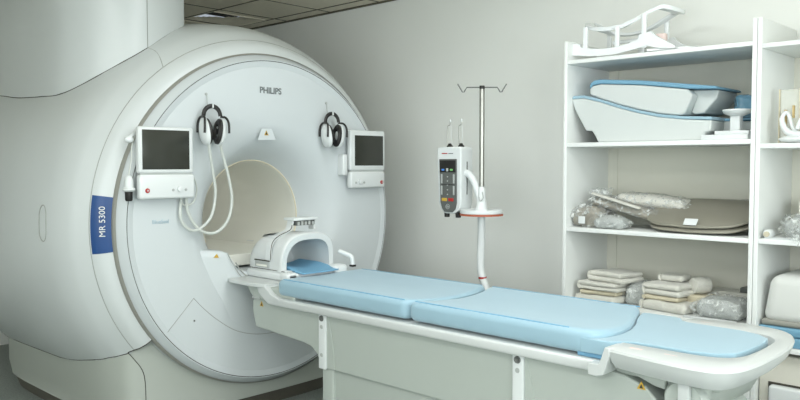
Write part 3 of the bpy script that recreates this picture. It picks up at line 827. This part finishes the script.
for x in (PX0+.066, PX0+.155):
    y = PY0+.045
    k_ = part('syringe_knob', lathe(B(), [(.038, .0001), (.038, .018), (.010, .016), (.008, .0001)], axis='z', c=(x, PY0+.02, 0), n=16), 'blk', pm)
    lathe_ = lathe(B(), [(.438, .020), (.446, .020), (.452, .013), (.462, .008), (.462, .0001)], axis='z', c=(x, y, 0), n=16)
    part('holder_base', lathe_, 'blk', pm)
    b = tube(B(), [(x-.015, y, .455), (x-.018, y, .50), (x-.019, y, .56), (x-.012, y, .572), (x, y, .575), (x+.002, y, .590)], .0025, 6, k=2)
    w_ = part('holder_wire', b, 'steel', pm)
    b = B(); ellipsoid(b, (x+.003, y, .600), (.006, .006, .011), 10); tube(b, [(x+.012, y, .46), (x+.008, y, .58)], .0012, 5); part('wire_tip', b, 'white', w_)
b = tube(B(), [(PX1-.03, .80, .285), (PX1+.015, .80, .275), (PX1+.055, .80, .235), (PX1+.085, .80, .175), (SX-.012, .80, .12), (SX-.003, .80, .07)], .022, 14, k=4)
part('curved_arm', b, 'white', pm)

# ------------------------------------------------------------------ shelf cabinets
def cabinet(x0, x1, shelves, top, label, xs=None):
    c = root('shelf_cabinet', label, 'shelf cabinet', ((x0+x1)/2, 1.31, -H), 'open white shelf cabinets')
    yf, yb = 1.063, 1.585
    part('side_board', box(B(), x0, x0+.021, yf, yb, -H, top, .0015), 'shelf', c)
    part('side_board', box(B(), x1-.021, x1, yf, yb, -H, top, .0015), 'shelf', c)
    part('back_board', box(B(), x0+.021, x1-.021, yb-.022, yb-.006, -H, top-.09), 'shelfb', c)
    b = B(); box(b, x0+.021, x0+.085, yb-.028, yb-.021, -H, top-.12); box(b, x1-.085, x1-.021, yb-.028, yb-.021, -H, top-.12); part('back_batten', b, 'shelfb', c)
    for z, t in shelves:
        part('shelf_board', box(B(), x0+.0215, x1-.0215, yf+.002, yb-.022, z-t, z, .0015), 'shelf', c)
    return c
cabinet(1.402, 2.477, ((.935, .022), (.458, .024), (-.033, .024), (-.470, .024), (-.80, .024), (-1.08, .024)), 1.045, 'open white shelf cabinet with the blue topped cushions and towels')
cabinet(2.480, 3.56, ((.918, .022), (.435, .024), (-.030, .024), (-.550, .024), (-1.08, .024)), 1.045, 'open white shelf cabinet at the right edge, beside the taller divider')

# --- top of the left cabinet: white cradle
cr = root('coil_cradle', 'white saddle shaped cradle frame on top of the shelf cabinet', 'cradle', (1.7, 1.27, .947))
def runner(y):
    up = [(1.385, 1.005), (1.395, 1.035), (1.462, 1.035), (1.475, 1.012), (1.54, .998), (1.62, .990), (1.70, .992), (1.77, 1.003), (1.83, 1.022), (1.835, 1.045), (1.905, 1.055), (1.925, 1.035), (1.945, 1.02), (2.04, .963), (2.04, .949)]
    lo = [(1.95, .958), (1.88, .978), (1.80, .966), (1.70, .9505), (1.60, .9495), (1.50, .958), (1.42, .97), (1.375, .982)]
    return prism(B(), up+lo, 1, y, y+.022)
for y in (1.12, 1.40): part('runner', runner(y), 'acw', cr, bevel=.003)
def cz(x):
    K = [(1.42, 1.175), (1.46, 1.142), (1.53, 1.115), (1.62, 1.100), (1.72, 1.105), (1.80, 1.128), (1.88, 1.165), (1.95, 1.19), (2.03, 1.165)]
    for (a0, z0), (a1, z1) in zip(K, K[1:]):
        if a0 <= x <= a1:
            t = (x-a0)/(a1-a0); return z0+(z1-z0)*t
    return K[0][1] if x < 1.42 else K[-1][1]
pts = []
for i in range(48):
    a = 2*math.pi*i/48
    x = 1.725+.285*math.copysign(abs(math.cos(a))**.6, math.cos(a)); y = 1.27+.135*math.copysign(abs(math.sin(a))**.7, math.sin(a))
    pts.append((x, y, cz(x)))
b = B(); secs = []
for i, p in enumerate(pts):
    p = Vector(p); c = Vector((1.725, 1.27, p.z)); d = (c-p); d.z = 0; d.normalize()
    w = .030 if abs(p.x-1.725) < .22 else .055
    secs.append([p+Vector((0, 0, .012)), p+d*w+Vector((0, 0, .008)), p+d*w-Vector((0, 0, .008)), p-Vector((0, 0, .012))])
loft(b, secs+[secs[0]], True, False); part('saddle_ring', b, 'acw', cr, bevel=.003)
b = B()
for x in (1.50, 1.70, 1.86): 
    for y in (1.131, 1.411):
        z0 = .99
        b = B(); box(b, x-.014, x+.014, y-.006, y+.006, z0-.02, cz(x), .003); part('post', b, 'acw', cr)
b = B(); box(b, 1.60, 1.86, 1.26, 1.275, 1.03, 1.05, .003); box(b, 1.78, 1.80, 1.255, 1.28, .936, 1.04, .003)
part('crossbar', b, 'acw', cr)
part('tape', box(B(), 1.90, 1.965, 1.16, 1.20, 1.0, 1.045, .01), 'pink', cr, label='pale pink tape')
b = prism(B(), [(1.88, 1.12), (2.10, 1.18), (2.12, 1.22), (2.10, 1.42), (1.90, 1.42)], 2, .948, .962); part('foot_plate', b, 'acw', cr, bevel=.003)

# --- second shelf: two wedge cushions
wc = root('positioning_cushion', 'large white cushion with pale blue top edge, lying lowest on the second shelf', 'cushion', (1.82, 1.3, .458), 'blue topped positioning cushions')
low = [(1.422, .716), (1.425, .69), (1.445, .645), (1.515, .527), (1.555, .525), (1.572, .50), (1.592, .462), (1.60, .4585), (2.20, .4585), (2.205, .50), (2.235, .505), (2.242, .560), (2.09, .572), (1.95, .590), (1.83, .618), (1.71, .653), (1.60, .690), (1.50, .716)]
b = prism(B(), low, 1, 1.12, 1.50); part('body', b, 'foamw', wc, bevel=.008, seg=3)
top = [(1.42, .716), (1.50, .716), (1.60, .690), (1.71, .653), (1.83, .618), (1.95, .590), (2.09, .572), (2.243, .563), (2.243, .579), (2.09, .588), (1.95, .606), (1.83, .634), (1.71, .669), (1.60, .706), (1.50, .733), (1.43, .733)]
b = prism(B(), top, 1, 1.117, 1.503); part('top_sheet', b, 'pad', wc, bevel=.004, label='pale blue top sheet')
b = prism(B(), [(2.235, .505), (2.395, .51), (2.40, .556), (2.24, .562)], 1, 1.29, 1.50); part('end_block', b, 'foamw', wc, bevel=.005)
b = box(B(), 2.24, 2.41, 1.285, 1.503, .562, .576, .004); part('end_sheet', b, 'foamblue', wc)
wc = root('positioning_cushion', 'smaller white cushion with blue top, lying on the larger one', 'cushion', (1.85, 1.3, .66), 'blue topped positioning cushions')
up = [(1.532, .735), (1.53, .765), (1.545, .785), (1.60, .792), (1.85, .768), (2.105, .730), (2.135, .70), (2.12, .66), (2.095, .605), (2.08, .594), (2.03, .5975), (1.95, .6085), (1.83, .6365), (1.71, .6715), (1.60, .7085)]
b = prism(B(), up, 1, 1.13, 1.44); part('body', b, 'foamw', wc, bevel=.010, seg=3)
tp2 = [(1.53, .770), (1.548, .788), (1.60, .794), (1.85, .770), (2.115, .731), (2.265, .722), (2.258, .735), (2.14, .752), (1.85, .794), (1.60, .818), (1.56, .815), (1.535, .80)]
b = prism(B(), tp2, 1, 1.127, 1.47); part('top_sheet', b, 'foamblue', wc, bevel=.005, label='blue top sheet')
b = prism(B(), [(2.10, .728), (2.245, .722), (2.235, .68), (2.17, .605), (2.12, .600), (2.10, .61), (2.13, .69)], 1, 1.20, 1.46); part('end_block', b, 'foamw', wc, bevel=.006)

# --- small white stand with dish
t = root('dish_support', 'small white support with round dish at the right end of the second shelf', 'support', (2.31, 1.17, .458))
b = B(); box(b, 2.195, 2.43, 1.10, 1.24, .4585, .485, .004); box(b, 2.26, 2.43, 1.11, 1.23, .484, .504, .004); part('base', b, 'white', t)
part('post', box(B(), 2.325, 2.375, 1.14, 1.19, .503, .588, .006), 'white', t)
part('dish', lathe(B(), [(.576, .0001), (.578, .03), (.592, .062), (.606, .070), (.612, .068), (.606, .05), (.60, .0001)], axis='z', c=(2.352, 1.165, 0), n=32), 'white', t)
b = soft(2.28, 2.44, 1.26, 1.48, .58, .70, .045, (8, 6, 4), .016, 12, 5)
single('blue_plastic_bag', b, 'clearb', 'crumpled bluish plastic bag behind the small dish support', 'plastic bag', flat=False, ang=25)

# --- third shelf: bags and pads
def bag(args, rot=None, m='greycloth', film=True, label='', cat='plastic bag', group=None, name='plastic_bag', skin=.006, tagbox=None):
    """a soft filling and the clear film around it"""
    (x0, x1, y0, y1, z0, z1, r, n, amp, sc, seed, puff) = args
    t = root(name, label, cat, ((x0+x1)/2, (y0+y1)/2, z0), group)
    f = soft(x0+skin, x1-skin, y0+skin, y1-skin, z0+skin*.4, z1-skin, r, n, amp, sc, seed, puff)
    c = ((x0+x1)/2, (y0+y1)/2, z0)
    if rot: rotate_bm(f, c, rot[0], rot[1])
    part('filling', f, m, t, ang=60)
    if film:
        f = soft(x0, x1, y0, y1, z0, z1, r, n, amp*1.5, sc*1.6, seed+3, puff)
        # gathered, pointed ends of the film
        for v in f.verts:
            u = (v.co.x-x0)/(x1-x0)
            if u < .04 or u > .96:
                v.co.x += (-.02 if u < .5 else .02)*(1+.6*noise.noise(v.co*40)); v.co.z = (z0+z1)/2+(v.co.z-(z0+z1)/2)*.5
        if rot: rotate_bm(f, c, rot[0], rot[1])
        part('film', f, 'clear', t, ang=20, label='clear plastic film')
    if tagbox: part('tag', box(B(), *tagbox), 'white', t, label='white tag')
    return t
SG = 'bagged blankets on the third shelf'
bag((1.435, 1.60, 1.10, 1.32, -.032, .085, .035, (9, 8, 4), .020, 13, 1, .01), None, 'greycloth', True, 'grey blanket in a clear bag with a white tag, leftmost on the third shelf', group=SG, tagbox=(1.487, 1.530, 1.094, 1.098, -.010, .032, .001))
bag((1.575, 1.765, 1.08, 1.20, -.032, .035, .028, (9, 6, 2), .013, 12, 2, .012), None, 'greyL', True, 'small pale grey bag with pointed ends lying at the shelf front edge', group=SG)
bag((1.49, 1.93, 1.19, 1.44, .050, .105, .025, (16, 9, 2), .012, 10, 3, .012), ('Y', 12.5), 'greycloth', True, 'long grey blanket in clear film sloping down to the right', group=SG)
b = soft(1.52, 1.83, 1.17, 1.20, .118, .132, .006, (10, 1, 1), .003, 8, 8)
rotate_bm(b, (1.675, 1.18, .125), 'Y', 14.5)
single('cover_edge_roll', b, 'towel', 'narrow white folded strip lying across the sloping grey blanket', 'folded strip')
bag((1.60, 2.02, 1.30, 1.50, .085, .150, .028, (12, 6, 2), .009, 9, 4, .012), ('Y', 5), 'towel', True, 'white linen in clear film behind the sloping grey blanket', group=SG)
b = soft(1.47, 1.56, 1.25, 1.36, .15, .185, .012, (5, 5, 2), .022, 16, 12)
single('plastic_wrap', b, 'clear', 'loose crumpled clear film standing up behind the leftmost bag', 'plastic film', ang=20)
def oval(x0, x1, y0, y1, z0, t, tilt, m, name, label, cat, group, n=48):
    cx_, cy_ = (x0+x1)/2, (y0+y1)/2
    pts = []
    for i in range(n):
        a = 2*math.pi*i/n
        pts.append((cx_+(x1-x0)/2*math.copysign(abs(math.cos(a))**.55, math.cos(a)), cy_+(y1-y0)/2*math.copysign(abs(math.sin(a))**.85, math.sin(a))))
    b = B()
    secs = []
    for k, (s, z) in enumerate(((.95, 0), (.99, t*.15), (1, t*.5), (.99, t*.85), (.95, t), (.6, t*1.1), (.02, t*1.15))):
        secs.append([(cx_+(x-cx_)*s, cy_+(y-cy_)*s, z0+z) for x, y in pts])
    loft(b, secs)
    for v in b.verts: v.co.z += .004*noise.noise(v.co*9)
    rotate_bm(b, (cx_, y0, z0), 'X', tilt)
    return b
PGp = 'oval grey pads on the third shelf'
b = oval(1.87, 2.425, 1.085, 1.50, -.026, .016, 13, 'ovalp', '', '', '', '')
single('oval_pad', b, 'ovalp', 'oval grey pad, lower of the two tilted ones', 'pad', PGp)
op = root('oval_pad', 'oval grey pad with a white label, upper of the two tilted ones', 'pad', (2.14, 1.3, 0), PGp)
b = oval(1.85, 2.43, 1.09, 1.51, -.002, .016, 18, 'ovalp', '', '', '', '')
part('body', b, 'ovalp', op)
b = prism(B(), [(2.115, 1.083), (2.185, 1.083), (2.185, 1.125), (2.115, 1.125)], 2, .022, .0235); rotate_bm(b, (2.15, 1.09, .02), 'X', 48)
lb = part('label_tag', b, 'white', op, label='white label tag')
b = soft(2.0, 2.42, 1.45, 1.54, .05, .135, .02, (10, 3, 3), .010, 12, 9); 
single('plastic_wrap', b, 'clear', 'clear film bunched behind the tilted oval grey pads', 'plastic film', ang=20)

# --- fourth shelf: towels
def towel(x0, x1, y0, y1, z0, z1, layers=3, m='towel', label='', group='folded white towels', rotz=0, seed=0, fold='left'):
    """folded cloth: stacked layers joined in a rounded fold at one end"""
    t = (z1-z0)/layers
    b = B()
    for k in range(layers):
        q = soft(x0+random.uniform(-.006, .006), x1-random.uniform(0, .014)*k, y0+random.uniform(0, .010), y1, z0+k*t+.0006, z0+(k+1)*t-.0006, t*.47, (9, 7, 1), .006, 11, seed+k)
        merge(b, q)
    # the fold that wraps the layers
    r_ = (z1-z0)/2; n = 8
    secs = []
    for y in lin(y0+.006, y1-.006, 6):
        s = []
        for i in range(n+1):
            a = R(90+180*i/n); s.append((x0+.012+math.cos(a)*.016, y, (z0+z1)/2+math.sin(a)*(r_-.001)))
        secs.append(s)
    loft(b, secs, True, True)
    rotate_bm(b, ((x0+x1)/2, (y0+y1)/2, z0), 'Z', rotz)
    return single('folded_towel', b, m, label, 'towel', group, ang=70)
zs = -.470
towel(1.46, 1.72, 1.12, 1.32, zs, zs+.045, 1, 'towel', 'folded white towel at the bottom of the left stack', rotz=-6, seed=1)
towel(1.48, 1.71, 1.13, 1.33, zs+.046, zs+.072, 1, 'creamcloth', 'thin cream cloth between the towels of the left stack', rotz=2, seed=20)
towel(1.47, 1.73, 1.12, 1.34, zs+.073, zs+.120, 2, 'towel', 'thick folded white towel in the middle of the left stack', rotz=-3, seed=5)
towel(1.52, 1.77, 1.15, 1.36, zs+.121, zs+.180, 2, 'towel', 'folded white towel on top of the left stack', rotz=-12, seed=9)
bag((1.72, 1.90, 1.20, 1.45, zs, zs+.12, .03, (6, 5, 3), .014, 14, 11, .01), None, 'greyL', True, 'crumpled clear bag between the two towel stacks', group=None)
towel(1.86, 2.14, 1.12, 1.32, zs, zs+.055, 1, 'towel', 'wide folded white towel at the bottom of the middle stack', rotz=-10, seed=13)
towel(1.87, 2.08, 1.14, 1.36, zs+.056, zs+.083, 1, 'creamcloth', 'thin cream cloth in the middle stack', rotz=-6, seed=21)
towel(1.87, 2.10, 1.14, 1.36, zs+.084, zs+.150, 2, 'towel', 'plump folded white towel on top of the middle stack', rotz=-8, seed=15)
towel(1.91, 2.05, 1.24, 1.36, zs+.152, zs+.190, 1, 'towel', 'small folded white cloth lying on the middle stack', rotz=0, seed=17)
b = lathe(B(), [(-.05, .0001), (-.05, .028), (-.045, .042), (0, .047), (.045, .042), (.05, .028), (.05, .0001)], axis='x', n=24)
rotate_bm(b, (0, 0, 0), 'Z', 55); crumple(b, .003, 14, 4)
for v in b.verts: v.co += Vector((2.125, 1.30, zs+.142))
single('bandage_roll', b, 'towel', 'white bandage roll leaning on the middle towel stack', 'bandage roll')
b = box(B(), 2.07, 2.20, 1.24, 1.36, zs, zs+.094, .012); single('folded_sheet', b, 'creamcloth', 'cream folded sheet under the bandage roll', 'sheet')
bag((2.165, 2.41, 1.10, 1.32, zs+.002, zs+.105, .035, (10, 7, 3), .010, 12, 14, .008), None, 'greyL', True, 'white pillow in shiny clear film at the right end of the towel shelf', cat='bagged pillow', name='bagged_pillow')
b = box(B(), 2.13, 2.43, 1.38, 1.52, zs, zs+.11, .006); single('folded_sheet', b, 'towel', 'white folded sheet behind the bagged pillow', 'sheet')
b = box(B(), 2.30, 2.43, 1.40, 1.50, zs+.111, zs+.137, .003); single('small_box', b, 'grey', 'small grey box lying on the sheet behind the bagged pillow', 'box')
b = box(B(), 2.13, 2.40, 1.068, 1.095, zs, zs+.012, .004); single('folded_paper', b, 'white', 'white folded paper at the front edge of the towel shelf', 'paper')
# fifth shelf, seen under the foot tray
bag((2.20, 2.43, 1.09, 1.35, -.80, -.62, .05, (7, 6, 4), .012, 12, 30, .02), None, 'tan', True, 'tan coloured bag low in the cabinet behind the foot tray', group=None)

# --- right cabinet
t = root('acrylic_frame', 'clear acrylic panel with cream edges standing in the right cabinet', 'acrylic panel', (2.58, 1.2, .435))
b = B(); box(b, 2.548, 2.640, 1.19, 1.196, .4355, .70, .001); part('panel', b, 'acry', t)
b = B(); box(b, 2.544, 2.550, 1.185, 1.20, .4355, .702); box(b, 2.636, 2.642, 1.185, 1.20, .4355, .702); part('edge_strip', b, 'creamcloth', t)
b = B(); box(b, 2.575, 2.583, 1.17, 1.19, .52, .60); box(b, 2.612, 2.618, 1.17, 1.19, .56, .62); part('clip', b, 'tan', t)
t = root('surface_coil', 'white curved coil with upright loops in the right cabinet', 'coil', (2.64, 1.13, .435))
b = tube(B(), [(2.575, 1.14, .56), (2.58, 1.135, .53), (2.60, 1.13, .495), (2.635, 1.125, .478), (2.70, 1.12, .475)], [.012, .014, .016, .018, .02], 12, k=4)
tube(b, [(2.575, 1.14, .56), (2.590, 1.145, .585), (2.605, 1.15, .565), (2.625, 1.14, .51), (2.65, 1.13, .485)], .009, 10, k=4)
part('loop', b, 'white', t)
b = tube(B(), [(2.65, 1.12, .50), (2.66, 1.13, .54), (2.675, 1.14, .56), (2.69, 1.14, .53), (2.70, 1.13, .49)], .010, 10, k=4); part('loop', b, 'white', t)
b = B(); ellipsoid(b, (2.66, 1.14, .455), (.10, .05, .0195), 24); part('base', b, 'white', t)
t = root('white_bottle', 'small white bottle lying at the front of the right cabinet shelf', 'bottle', (2.53, 1.12, -.03))
b = lathe(B(), [(0, .0001), (0, .018), (.008, .022), (.055, .022), (.068, .012), (.08, .011)], axis='y', c=(2.535, 1.085, -.007), n=20); part('body', b, 'white', t)
part('cap', lathe(B(), [(-.012, .0001), (-.012, .013), (.002, .013)], axis='y', c=(2.535, 1.085, -.007), n=16), 'creamcloth', t)
bag((2.575, 2.67, 1.17, 1.32, -.03, .075, .03, (5, 5, 3), .014, 16, 40, .01), None, 'greyL', True, 'small crumpled clear bag behind the white bottle', group=None)
b = box(B(), 2.60, 2.80, 1.34, 1.50, -.03, .15, .006); single('white_carton', b, 'card', 'white carton at the back of the right cabinet shelf', 'carton')
b = B()
for k in range(4): box(b, 2.52+.004*k, 2.66, 1.07+.003*k, 1.16, -.0298+.002*k, -.0283+.002*k)
single('paper_sheets', b, 'white', 'loose white papers under the small bottle and bag', 'paper')
bag((2.655, 2.80, 1.045, 1.18, -.05, .06, .03, (6, 6, 3), .02, 18, 41, .01), None, 'clear', True, 'crumpled clear bag hanging over the right cabinet shelf edge', group=None)
mt = root('folded_mattress', 'thick folded mattress with off-white top and teal blue layers, low in right cabinet', 'mattress', (2.8, 1.3, -.55))
b = B(); box(b, 2.508, 3.30, 1.10, 1.50, -.445, -.205, .05, 5); bmesh.ops.remove_doubles(b, verts=b.verts, dist=1e-5); slices(b, 0, lin(2.6, 3.2, 6)); crumple(b, .004, 5, 2)
for v in b.verts: v.co.x += .04*(v.co.z+.445)/.24*(1 if v.co.x < 2.7 else 0)
part('cover', b, 'dustwhite', mt, ang=60)
b = B(); box(b, 2.512, 3.30, 1.092, 1.50, -.455, -.425, .012, 3); part('piping', b, 'trim', mt, label='grey piping')
part('lower_layer', box(B(), 2.503, 3.30, 1.085, 1.50, -.500, -.456, .01), 'foamblue', mt, label='teal blue layer')
part('lower_layer', box(B(), 2.503, 3.30, 1.08, 1.50, -.549, -.502, .008), 'foamblue', mt, label='teal blue layer')
sb_ = root('storage_box', 'cream storage box with white pull-out front at the bottom of the right cabinet', 'box', (2.8, 1.3, -1.08))
part('body', box(B(), 2.505, 3.10, 1.11, 1.52, -1.079, -.60, .006), 'card', sb_)
part('front_drawer', box(B(), 2.56, 3.08, 1.068, 1.12, -1.05, -.745, .014), 'white', sb_)
b = B(); box(b, 2.55, 3.09, 1.105, 1.111, -1.06, -.735); part('drawer_gap', b, 'seam', sb_)

# ------------------------------------------------------------------ camera, world, view
cam = bpy.data.cameras.new('camera'); co = bpy.data.objects.new('camera', cam); COL.objects.link(co)
yaw, pit = .80969, .046226
F = Vector((-math.cos(yaw)*math.cos(pit), math.sin(yaw)*math.cos(pit), -math.sin(pit)))
Rv = Vector((math.sin(yaw), math.cos(yaw), 0)); U = Rv.cross(F)
mw = Matrix((Rv, U, -F)).transposed().to_4x4(); mw.translation = Vector((3.8204, -2.86247, .33305+H))
co.matrix_world = mw
cam.sensor_width = 36; cam.lens = 769.18/800*36; cam.clip_start = .05
S.camera = co
w = bpy.data.worlds.new('world'); S.world = w; w.use_nodes = True
w.node_tree.nodes['Background'].inputs['Color'].default_value = (.8, .9, 1, 1); w.node_tree.nodes['Background'].inputs['Strength'].default_value = .5
S.view_settings.view_transform = 'Standard'; S.view_settings.look = 'None'; S.view_settings.gamma = 1; S.view_settings.exposure = -.04
S.view_settings.use_curve_mapping = False
